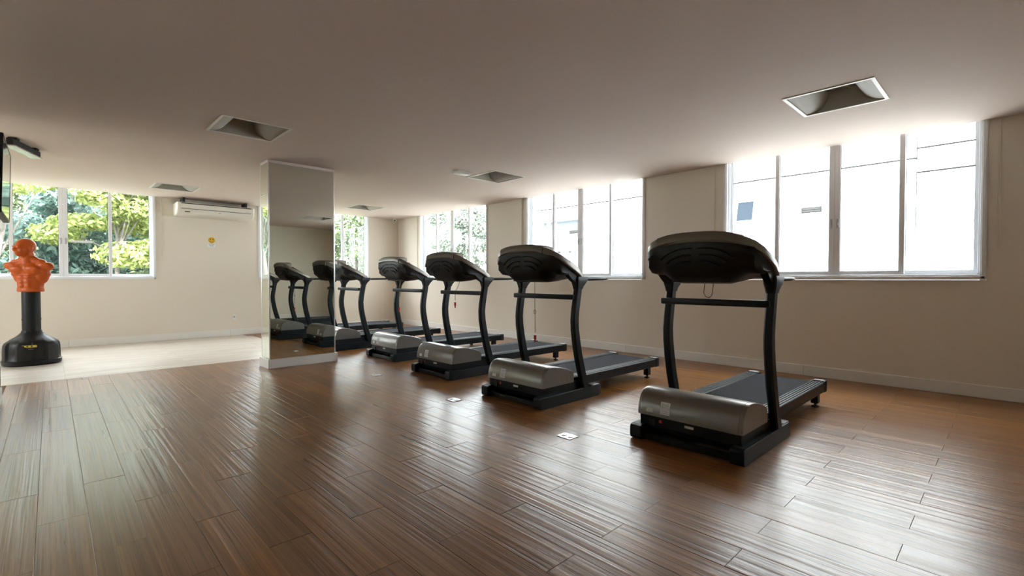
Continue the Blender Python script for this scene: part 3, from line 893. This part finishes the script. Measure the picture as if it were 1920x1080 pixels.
# ------------------------------------------------------------------ air conditioner under the ceiling on the back wall
AX0, AX1 = 1.640, 2.900
ac = tag(empty('air_conditioner', ((AX0 + AX1) / 2, YB, 2.27)), 'long ivory split air conditioner hung high on the back wall', 'air conditioner')
aw = (AX1 - AX0) / 2
prof = [(0.0, 0.0), (-0.20, 0.003), (-0.30, 0.020), (-0.365, 0.055), (-0.395, 0.10), (-0.40, 0.15), (-0.40, 0.218), (-0.385, 0.232), (0.0, 0.232)]
bm = new_bm(); prism(bm, prof, 'x', -aw + 0.045, aw - 0.045); body = link('housing', bm, AC_WHITE, ac, smooth=35)
for sg in (-1, 1):
    secs = []
    for x, s in ((aw - 0.044, 1.012), (aw - 0.012, 1.012), (aw, 0.93)):
        secs.append([(sg * x, max(-0.41, -0.2 + (p[0] + 0.2) * s) if p[0] < 0 else 0.0, 0.116 + (p[1] - 0.116) * s) for p in prof])
    bm = new_bm(); loft(bm, secs); link('end_cap', bm, AC_WHITE, ac, smooth=35)
bm = new_bm(); box(bm, -aw + 0.065, aw - 0.055, -0.4085, -0.395, 0.205, 0.219); link('louver_slot', bm, INK_DARK, body)
bm = new_bm(); box(bm, -aw + 0.06, aw - 0.06, -0.412, -0.398, 0.125, 0.203, 0.004); link('louver', bm, AC_WHITE, ac)
bm = new_bm(); box(bm, -aw + 0.06, aw - 0.06, -0.406, -0.390, 0.112, 0.121); link('louver_slot', bm, INK, body)
bm = new_bm(); prism(bm, [(-0.384, 0.072), (-0.374, 0.058), (-0.377, 0.056), (-0.388, 0.071)], 'x', -aw + 0.12, -aw + 0.20); link('logo_plate', bm, INK_DARK, body)
bm = new_bm(); prism(bm, [(-0.392, 0.082), (-0.388, 0.075), (-0.390, 0.074), (-0.394, 0.081)], 'x', 0.02, 0.055); link('indicator', bm, INK, body)
for x in (-aw + 0.12, aw - 0.12):
    bm = new_bm(); box(bm, x - 0.02, x + 0.02, -0.30, -0.05, 0.230, HC - 2.27, 0.003); link('hanger_bracket', bm, INK_DARK, ac)

# smiley notice under it
sm = tag(empty('smiley_notice', (2.252, YB, 1.83)), 'small yellow smiley face notice stuck on back wall below air conditioner', 'notice')
bm = new_bm(); box(bm, -0.060, 0.060, -0.0022, -0.0002, -0.098, -0.022); link('card', bm, STICKER, sm)
bm = new_bm()
n = 28; loft(bm, [[(0.060 * math.cos(2 * math.pi * k / n), y, 0.035 + 0.060 * math.sin(2 * math.pi * k / n)) for k in range(n)] for y in (-0.0003, -0.0042)])
face = link('face', bm, YELLOW, sm)
for s in (-1, 1):
    bm = new_bm(); box(bm, s * 0.022 - 0.008, s * 0.022 + 0.008, -0.0052, -0.0040, 0.042, 0.066, 0.003); link('eye', bm, INK_DARK, face)
bm = new_bm(); tube(bm, [(0.036 * math.cos(R(a)), -0.005, 0.034 + 0.036 * math.sin(R(a))) for a in range(200, 341, 14)], 0.004, 6); link('mouth', bm, INK_DARK, face)
for q, (z, h, a, b) in enumerate(((-0.040, .010, -.050, .052), (-0.060, .010, -.040, .035), (-0.080, .008, -.030, .038))):
    for k in range(4):
        x0 = a + (b - a) * k / 4
        bm = new_bm(); box(bm, x0, x0 + (b - a) / 4 - 0.006, -0.0032, -0.0020, z - h / 2, z + h / 2); link('print_line', bm, INK, sm)

# wall outlet
ol = tag(empty('wall_outlet', (2.624, YB, 0.367)), 'white power outlet low on back wall beside the mirrored pillar', 'outlet')
bm = new_bm(); box(bm, -0.036, 0.036, -0.009, 0.0, -0.056, 0.056, 0.003); link('cover_plate', bm, WHITE, ol)
bm = new_bm(); box(bm, -0.020, 0.020, -0.0105, -0.0085, -0.020, 0.020, 0.002); sk = link('socket', bm, GREY_PLASTIC, ol)
for dx in (-0.009, 0, 0.009):
    bm = new_bm(); box(bm, dx - 0.0025, dx + 0.0025, -0.0115, -0.010, -0.0025 if dx else -0.008, 0.0025 if dx else -0.003); link('hole', bm, INK_DARK, sk)

# corner security camera
sc_ = tag(empty('security_camera', (6.10, 10.50, HC)), 'small white security camera under the ceiling in the room corner', 'camera')
bm = new_bm(); cyl(bm, 0, 0, -0.02, 0.0, 0.045, n=20); link('mount', bm, WHITE, sc_, smooth=40)
bm = new_bm(); ellipsoid(bm, (0, 0, -0.05), (.042, .042, .042), 16, 10); hd = link('dome', bm, WHITE, sc_, smooth=60)
bm = new_bm(); ellipsoid(bm, (-0.018, -0.024, -0.055), (.022, .022, .022), 12, 8); link('lens', bm, SCREEN, hd, smooth=60)

# little white box beside a ceiling light
eb = tag(empty('ceiling_box', (4.115, 5.30, HC)), 'small white oblong box screwed to ceiling beside a recessed light', 'ceiling box')
bm = new_bm(); box(bm, -0.115, 0.115, -0.055, 0.055, -0.038, 0.0, 0.006, 2); bd = link('casing', bm, WHITE, eb, smooth=35)
bm = new_bm(); box(bm, -0.10, 0.10, -0.058, -0.052, -0.032, -0.010, 0.002); link('diffuser', bm, REFLECTOR, bd)

# ------------------------------------------------------------------ flat screen on the partition, black bracket on the ceiling
tv = tag(empty('television', (XL, 5.90, 1.94)), 'flat black screen mounted on the partition, seen edge on', 'television')
tilt = Matrix.Rotation(R(1.7), 4, 'Y')
def tilted(bm): bm.transform(Matrix.Translation((0.088, 0, 0)) @ tilt @ Matrix.Translation((-0.088, 0, 0))); return bm
bm = new_bm(); box(bm, 0.050, 0.090, -0.50, 0.50, -0.308, 0.308, 0.006, 2); link('casing', tilted(bm), BLACK_PLASTIC, tv)
bm = new_bm(); box(bm, 0.0895, 0.0915, -0.485, 0.485, -0.285, 0.295); link('screen', tilted(bm), SCREEN, tv)
bm = new_bm(); box(bm, 0.0895, 0.0935, -0.499, -0.486, -0.305, 0.305, 0.001); box(bm, 0.0895, 0.0935, 0.486, 0.499, -0.305, 0.305, 0.001)
box(bm, 0.0895, 0.0935, -0.486, 0.486, -0.305, -0.287, 0.001); box(bm, 0.0895, 0.0935, -0.486, 0.486, 0.296, 0.305, 0.001); link('bezel', tilted(bm), BLACK_PLASTIC, tv)
bm = new_bm(); box(bm, 0.0075, 0.056, -0.20, 0.20, -0.15, 0.15, 0.004); link('wall_mount', bm, BLACK, tv)

bar = tag(empty('ceiling_bracket', (-0.19, 7.50, HC), 0), 'black bar bracket with grey underside fixed to ceiling beyond the flat screen', 'bracket')
bar.rotation_euler = (0, 0, R(-18.7))
bm = new_bm(); box(bm, -0.028, 0.028, -0.31, 0.31, -0.085, -0.018, 0.004); link('arm', bm, BLACK_MATT, bar)
bm = new_bm(); box(bm, -0.055, 0.040, -0.30, 0.315, -0.100, -0.084, 0.003); link('underplate', bm, STEEL, bar)
for y in (-0.22, 0.22):
    bm = new_bm(); box(bm, -0.035, 0.035, y - 0.035, y + 0.035, -0.020, 0.0, 0.002); link('foot_plate', bm, BLACK_MATT, bar)

# ------------------------------------------------------------------ roller blind cords
def cord(x, y, z0, z1, along, label, r=0.0036, loop=0.010):
    d = Vector((0, 1, 0)) if along == 'y' else Vector((1, 0, 0))
    a, b = Vector((x, y, z1)) - d * loop, Vector((x, y, z1)) + d * loop
    pts = [a, a.lerp(Vector((a.x, a.y, z0)), 0.4)]
    N = 8
    pts = [Vector((x, y, z1)) - d * loop * 0.2, Vector((x, y, (z0 + z1) / 2)) - d * loop * 0.4, Vector((x, y, z0 + 0.18)) - d * loop]
    for k in range(N + 1):
        t = math.pi * k / N
        pts.append(Vector((x, y, z0 + 0.02)) - d * loop * math.cos(t) - Vector((0, 0, 0.02 * math.sin(t))))
    pts += [Vector((x, y, z0 + 0.18)) + d * loop, Vector((x, y, (z0 + z1) / 2)) + d * loop * 0.4, Vector((x, y, z1)) + d * loop * 0.2]
    bm = new_bm(); tube(bm, pts, r, 6)
    tag(link('blind_cord', bm, CORD, smooth=60), label, 'cord', 'blind cords beside the windows')
cord(XR - 0.012, 0.105, 1.40, HC, 'y', 'looped cream blind cord hanging on bare wall at the end of window wall', loop=0.014)
cord(XR - 0.012, 2.735, 1.40, HC, 'y', 'cream blind cord hanging behind the first treadmill console', loop=0.006)
cord(XR - 0.012, 6.275, 1.35, HC, 'y', 'cream blind cord hanging beside the shallow wall pilaster', loop=0.005)
cord(XR - 0.012, 9.83, 1.40, HC, 'y', 'cream blind cord hanging on window wall close to room corner', loop=0.005)
cord(1.465, YB - 0.012, 1.53, HC, 'x', 'cream blind cord hanging on back wall between tree window and air conditioner', loop=0.008)

# ------------------------------------------------------------------ metal floor outlets
def floor_outlet(x, y, rz, label):
    root = tag(empty('floor_outlet', (x, y, 0), rz), label, 'floor outlet', 'metal floor outlets in front of the treadmills')
    bm = new_bm(); box(bm, -0.05, 0.05, -0.062, 0.062, 0.0, 0.004, 0.0015); pl = link('cover_plate', bm, STEEL, root)
    for s in (-1, 1):
        bm = new_bm(); cyl(bm, 0.0, s * 0.030, 0.0038, 0.008, 0.021, 0.019, n=18); lid = link('lid', bm, STEEL, root, smooth=40)
        bm = new_bm(); box(bm, -0.010, 0.010, s * 0.030 - 0.002, s * 0.030 + 0.002, 0.0078, 0.0086); link('slot', bm, INK_DARK, lid)
    for sx in (-1, 1):
        for s in (-1, 1):
            bm = new_bm(); cyl(bm, sx * 0.040, s * 0.052, 0.0038, 0.0052, 0.004, n=8); link('screw', bm, INK_DARK, pl)
floor_outlet(2.640, 2.185, 0, 'metal floor outlet beside the front of first treadmill')
floor_outlet(2.680, 3.575, 0, 'metal floor outlet beside the front of second treadmill')
floor_outlet(2.715, 5.110, 0, 'metal floor outlet beside the front of third treadmill')

# ------------------------------------------------------------------ outside: ground, white neighbour building, trees
bm = new_bm(); box(bm, -40, 60, YB + T + 0.3, 70, -1.3, -1.0); box(bm, XR + T + 0.3, 60, -30, YB + T + 0.3, -1.3, -1.0); box(bm, -40, XLL - T - 0.3, -30, YB + T + 0.3, -1.3, -1.0)
tag(link('ground', bm, GROUND), kind='structure')
bm = new_bm(); box(bm, XR + T + 0.3, 11.4, -30, YB + T + 3.0, -1.0, -0.75); box(bm, -30, XR + T + 0.3, YB + T + 0.3, YB + T + 3.0, -1.0, -0.75); box(bm, XLL - T - 4.0, XLL - T - 0.3, 0, YB + T + 0.3, -1.0, -0.75)
tag(link('pavement', bm, PAVING), kind='structure')
NX = 11.5
nb = tag(empty('neighbour_building', (NX, 5.0, -1.0)), 'white rendered building facing the window wall across a narrow gap', 'building')
def npart(name, boxes, m, parent=nb, bev=0.0):
    bm = new_bm()
    for x0, x1, y0, y1, z0, z1 in boxes: box(bm, x0 - NX, x1 - NX, y0 - 5.0, y1 - 5.0, z0 + 1.0, z1 + 1.0, bev)
    return link(name, bm, m, parent)
g = 0.018
npart('backing_wall', [(NX + 0.35, NX + 4.0, -6.0, 11.0, -1.0, 9.5)], FACADE)
npart('plinth', [(NX - 0.05, NX + 0.35, -6.0, 9.1, -1.0, 1.92)], FACADE)
wy0, wy1, wz0, wz1 = 4.03, 4.52, 2.37, 2.95
npart('facade_panel', [(NX, NX + 0.35, 1.27, wy0, 1.92, 3.337 - g), (NX, NX + 0.35, wy1, 9.1, 1.92, 3.337 - g), (NX, NX + 0.35, wy0, wy1, 1.92, wz0), (NX, NX + 0.35, wy0, wy1, wz1, 3.337 - g)], FACADE)
npart('facade_panel', [(NX, NX + 0.35, 1.27, 11.0, 3.337 + g, 9.5)], FACADE)
npart('facade_panel', [(NX - 0.02, NX + 0.35, -6, 1.25, 1.92, 3.07 - g)], FACADE)
npart('facade_panel', [(NX - 0.02, NX + 0.35, -6, 1.25, 3.07 + g, 3.51 - g)], FACADE)
npart('facade_panel', [(NX - 0.02, NX + 0.35, -6, 1.25, 3.51 + g, 9.5)], FACADE)
npart('recess_wall', [(NX + 0.22, NX + 0.36, 9.1, 10.7, -1.0, 3.0)], FACADE_SHADE)
npart('recess_lintel', [(NX - 0.02, NX + 0.35, 9.1, 10.72, 2.94, 3.05), (NX, NX + 0.35, 9.1, 10.72, 3.05, 3.337 - g)], FACADE)
npart('corner_pier', [(NX - 0.03, NX + 0.35, 10.72, 11.0, -1.0, 3.337 - g)], FACADE)
npart('recess_post', [(NX + 0.10, NX + 0.25, 10.40, 10.46, -1.0, 2.94)], FACADE)
npart('recess_rail', [(NX + 0.16, NX + 0.24, 9.1, 10.40, 1.96, 1.985)], VENT_DARK)
npart('joint_shade_strip', [(NX + 0.02, NX + 0.06, 1.27, 11.0, 3.337 - g, 3.337 + g)], JOINT_SHADE)
npart('joint_shade_strip', [(NX + 0.02, NX + 0.06, -6, 1.25, 3.07 - g, 3.07 + g)], JOINT_SHADE)
npart('joint_shade_strip', [(NX + 0.02, NX + 0.06, -6, 1.25, 3.51 - g, 3.51 + g)], JOINT_SHADE)
v1 = npart('vent', [(NX - 0.012, NX + 0.01, 2.76, 3.13, 2.505, 2.62)], VENT_DARK)
npart('slat', [(NX - 0.016, NX - 0.010, 2.78, 3.11, 2.525, 2.557), (NX - 0.016, NX - 0.010, 2.78, 3.11, 2.572, 2.604)], INK_DARK, v1)
v2 = npart('vent', [(NX + 0.205, NX + 0.23, 9.24, 9.62, 2.535, 2.62)], VENT_DARK)
npart('slat', [(NX + 0.198, NX + 0.207, 9.26, 9.60, 2.55, 2.605)], INK_DARK, v2)
wf = npart('window_frame', [(NX + 0.08, NX + 0.14, wy0, wy0 + 0.05, wz0, wz1), (NX + 0.08, NX + 0.14, wy1 - 0.05, wy1, wz0, wz1), (NX + 0.08, NX + 0.14, wy0 + 0.05, wy1 - 0.05, wz0, wz0 + 0.05), (NX + 0.08, NX + 0.14, wy0 + 0.05, wy1 - 0.05, wz1 - 0.05, wz1)], ALU)
bm = new_bm()
sa = lambda y0, y1, z0, z1, x0=-0.02, x1=0.02: box(bm, x0, x1, y0, y1, z0, z1)
hw, hh = (wy1 - wy0) / 2 - 0.02, (wz1 - wz0)
sa(-hw, -hw + 0.05, -hh + 0.03, 0); sa(hw - 0.05, hw, -hh + 0.03, 0); sa(-hw + 0.05, hw - 0.05, -hh + 0.03, -hh + 0.08); sa(-hw + 0.05, hw - 0.05, -0.05, 0)
rot = Matrix.Translation((0.06, (wy0 + wy1) / 2 - 5.0, wz1 - 0.02 + 1.0)) @ Matrix.Rotation(R(14), 4, 'Y')
bm.transform(rot); sh = link('tilted_sash', bm, ALU, nb)
bm = new_bm(); box(bm, -0.004, 0.004, -hw + 0.05, hw - 0.05, -hh + 0.08, -0.05); bm.transform(rot); link('pane', bm, DARKPANE, sh)
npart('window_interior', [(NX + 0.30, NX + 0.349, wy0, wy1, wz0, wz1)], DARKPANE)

def tree(name, x, y, h, blobs, leafmat, label, cat='tree', seed=1, n_leaf=2600, leaf=0.16, z0=-1.0, trunks=1, tr=0.10):
    rnd = random.Random(seed)
    root = tag(empty(name, (x, y, z0)), label, cat, 'trees beyond the windows')
    bm = new_bm()
    for t in range(trunks):
        dx, dy = (rnd.uniform(-.25, .25), rnd.uniform(-.25, .25)) if trunks > 1 else (0, 0)
        top = Vector((dx * 3, dy * 3, h * 0.8))
        mid = top * 0.5 + Vector((rnd.uniform(-.15, .15), rnd.uniform(-.15, .15), 0))
        tube(bm, [(dx, dy, 0), tuple(mid * 0.5 + Vector((dx * .5, dy * .5, 0))), tuple(mid), tuple(top)], [tr, tr * .85, tr * .7, tr * .25], 7)
        for c in blobs:
            if rnd.random() < 0.8:
                a = mid.lerp(top, rnd.random() * 0.7)
                b = Vector(c[0])
                tube(bm, [tuple(a), tuple(a.lerp(b, .5) + Vector((0, 0, rnd.uniform(-.1, .25)))), tuple(b)], [tr * .32, tr * .2, tr * .07], 5)
    link('trunk', bm, BARK, root, smooth=60)
    verts, faces = [], []
    tot = sum(c[1][0] * c[1][1] + c[1][2] * c[1][0] for c in blobs)
    for c, rad in blobs:
        k = int(1.7 * n_leaf * (rad[0] * rad[1] + rad[2] * rad[0]) / tot)
        for _ in range(k):
            d = Vector((rnd.gauss(0, 1), rnd.gauss(0, 1), rnd.gauss(0, 1))).normalized()
            q = rnd.random() ** 0.35
            p = Vector((c[0] + d.x * rad[0] * q, c[1] + d.y * rad[1] * q, c[2] + d.z * rad[2] * q))
            nrm = (d + Vector((rnd.gauss(0, .5), rnd.gauss(0, .5), rnd.gauss(.5, .5)))).normalized()
            s = nrm.cross(Vector((rnd.gauss(0, 1), rnd.gauss(0, 1), rnd.gauss(0, 1)))).normalized()
            t = nrm.cross(s)
            L = leaf * 1.15 * rnd.uniform(0.6, 1.3); W_ = L * 0.45
            i = len(verts)
            verts += [p - s * L / 2, p + t * W_ / 2 + nrm * L * .06, p + s * L / 2, p - t * W_ / 2 + nrm * L * .06]
            faces.append((i, i + 1, i + 2, i + 3))
    me = bpy.data.meshes.new('crown'); me.from_pydata([tuple(v) for v in verts], [], faces); me.materials.append(leafmat)
    o = bpy.data.objects.new('crown', me); col.objects.link(o); o.parent = root
    tag(o, kind='stuff')
    return root
def blobset(seed, n, cx, cz, sx, sy_, sz, r, flat=0.5):
    rnd = random.Random(seed)
    return [((cx + rnd.uniform(-sx, sx), rnd.uniform(-sy_, sy_), cz + rnd.uniform(-sz, sz)), (r * rnd.uniform(.7, 1.25), r * rnd.uniform(.7, 1.25), r * flat * rnd.uniform(.7, 1.2))) for _ in range(n)]
# seen through the tree window
tree('lime_tree', 1.35, 17.2, 5.2, blobset(3, 16, 0.0, 4.0, 1.25, 1.0, 1.35, 0.75, 0.42), LIME, 'spreading lime green tree in the middle of the tree window', seed=11, n_leaf=6500, leaf=0.15, tr=0.09)
tree('lime_tree', -1.05, 16.0, 5.5, blobset(5, 9, 0.1, 4.9, 0.9, 0.9, 0.7, 0.62, 0.40), LIME, 'light green tree with bare grey trunks behind the boxing dummy', seed=12, n_leaf=3200, leaf=0.14, trunks=3, tr=0.10)
tree('dark_tree', -0.15, 19.5, 5.0, blobset(7, 14, 0.0, 3.0, 1.1, 1.0, 1.5, 0.85, 0.7), TEAL, 'deep green bushy tree behind the boxing dummy shoulder', seed=13, n_leaf=5200, leaf=0.17)
tree('dark_tree', 2.2, 20.5, 6.0, blobset(9, 18, 0.0, 3.2, 1.9, 1.0, 2.1, 0.95, 0.7), TEAL, 'deep green tree filling gaps behind the lime tree', seed=14, n_leaf=6500, leaf=0.18)
tree('green_tree', 3.15, 18.6, 4.6, blobset(15, 14, 0.0, 3.0, 1.0, 1.0, 1.6, 0.75, 0.55), GREEN, 'mid green tree at the air conditioner side of the tree window', seed=15, n_leaf=5200, leaf=0.15)
tree('green_tree', -3.2, 19.0, 5.2, blobset(17, 14, 0.0, 3.4, 1.3, 1.0, 1.7, 0.85, 0.55), GREEN, 'mid green tree seen behind the flat screen', seed=16, n_leaf=4500, leaf=0.16)
tree('green_tree', 0.6, 23.5, 6.5, blobset(19, 18, 0.0, 4.0, 3.0, 1.0, 2.4, 1.15, 0.7), GREEN, 'tall mid green tree farther off behind the lime tree', seed=17, n_leaf=6500, leaf=0.2)
tree('dark_tree', -3.0, 26.5, 6.5, blobset(41, 16, 0.0, 3.6, 2.6, 1.2, 2.4, 1.5, 0.8), TEAL, 'broad deep green tree at the back, behind the flat screen side', seed=31, n_leaf=2600, leaf=0.34)
tree('dark_tree', 3.6, 27.5, 6.0, blobset(43, 16, 0.0, 3.2, 2.8, 1.2, 2.2, 1.5, 0.8), GREEN, 'broad green tree at the back, under the strip of sky', seed=32, n_leaf=2600, leaf=0.34)
tree('hedge', 0.5, 25.0, 2.4, [((-6 + 0.95 * q, 0, 2.2), (0.95, 0.9, 2.1)) for q in range(14)], TEAL, 'long dark hedge low behind the trees of the tree window', cat='hedge', seed=33, n_leaf=7000, leaf=0.24, tr=0.05)
# seen through the corner windows
tree('pale_tree', 8.35, 17.0, 4.8, blobset(21, 12, 0.0, 3.3, 0.9, 0.9, 1.4, 0.62, 0.7), GREEN, 'feathery green tree in the window behind the fifth treadmill', seed=18, n_leaf=5200, leaf=0.13)
tree('pale_tree', 9.9, 18.6, 5.6, blobset(23, 12, 0.0, 3.5, 0.9, 0.9, 1.9, 0.65, 0.8), TEAL, 'dark slender tree at edge of the window behind the fifth treadmill', seed=19, n_leaf=3600, leaf=0.14)
tree('pale_tree', 7.6, 20.5, 5.0, blobset(25, 12, 0.0, 2.4, 1.2, 0.9, 1.2, 0.7, 0.7), LIME, 'low yellow green tree under the pale sky behind the pillar', seed=20, n_leaf=5000, leaf=0.14)
tree('pale_tree', 10.3, 12.9, 4.4, blobset(27, 14, 0.0, 3.2, 0.8, 0.8, 1.3, 0.50, 0.7), PALE, 'pale sunlit tree close to the corner window on window wall', seed=21, n_leaf=4200, leaf=0.12)
tree('pale_tree', 13.2, 16.2, 5.4, blobset(29, 12, 0.0, 3.6, 1.3, 1.0, 1.5, 0.65, 0.7), PALE, 'pale sunlit tree beside the white house end', seed=22, n_leaf=4600, leaf=0.14)
fb = tag(empty('far_house', (18.0, 21.0, -1.0)), 'plain white house far beyond the pale trees', 'house')
bm = new_bm(); box(bm, -3, 3, -2.2, 2.2, 0, 5.6); link('house_wall', bm, FACADE, fb)
bm = new_bm(); box(bm, -3.3, 3.3, -2.5, 2.5, 5.6, 5.85); link('roof_slab', bm, FACADE, fb)
bm = new_bm(); box(bm, -3.03, -2.99, -0.8, 0.3, 2.4, 3.7); w_ = link('window', bm, ALU, fb)
bm = new_bm(); box(bm, -3.05, -3.02, -0.7, 0.2, 2.5, 3.6); link('pane', bm, DARKPANE, w_)
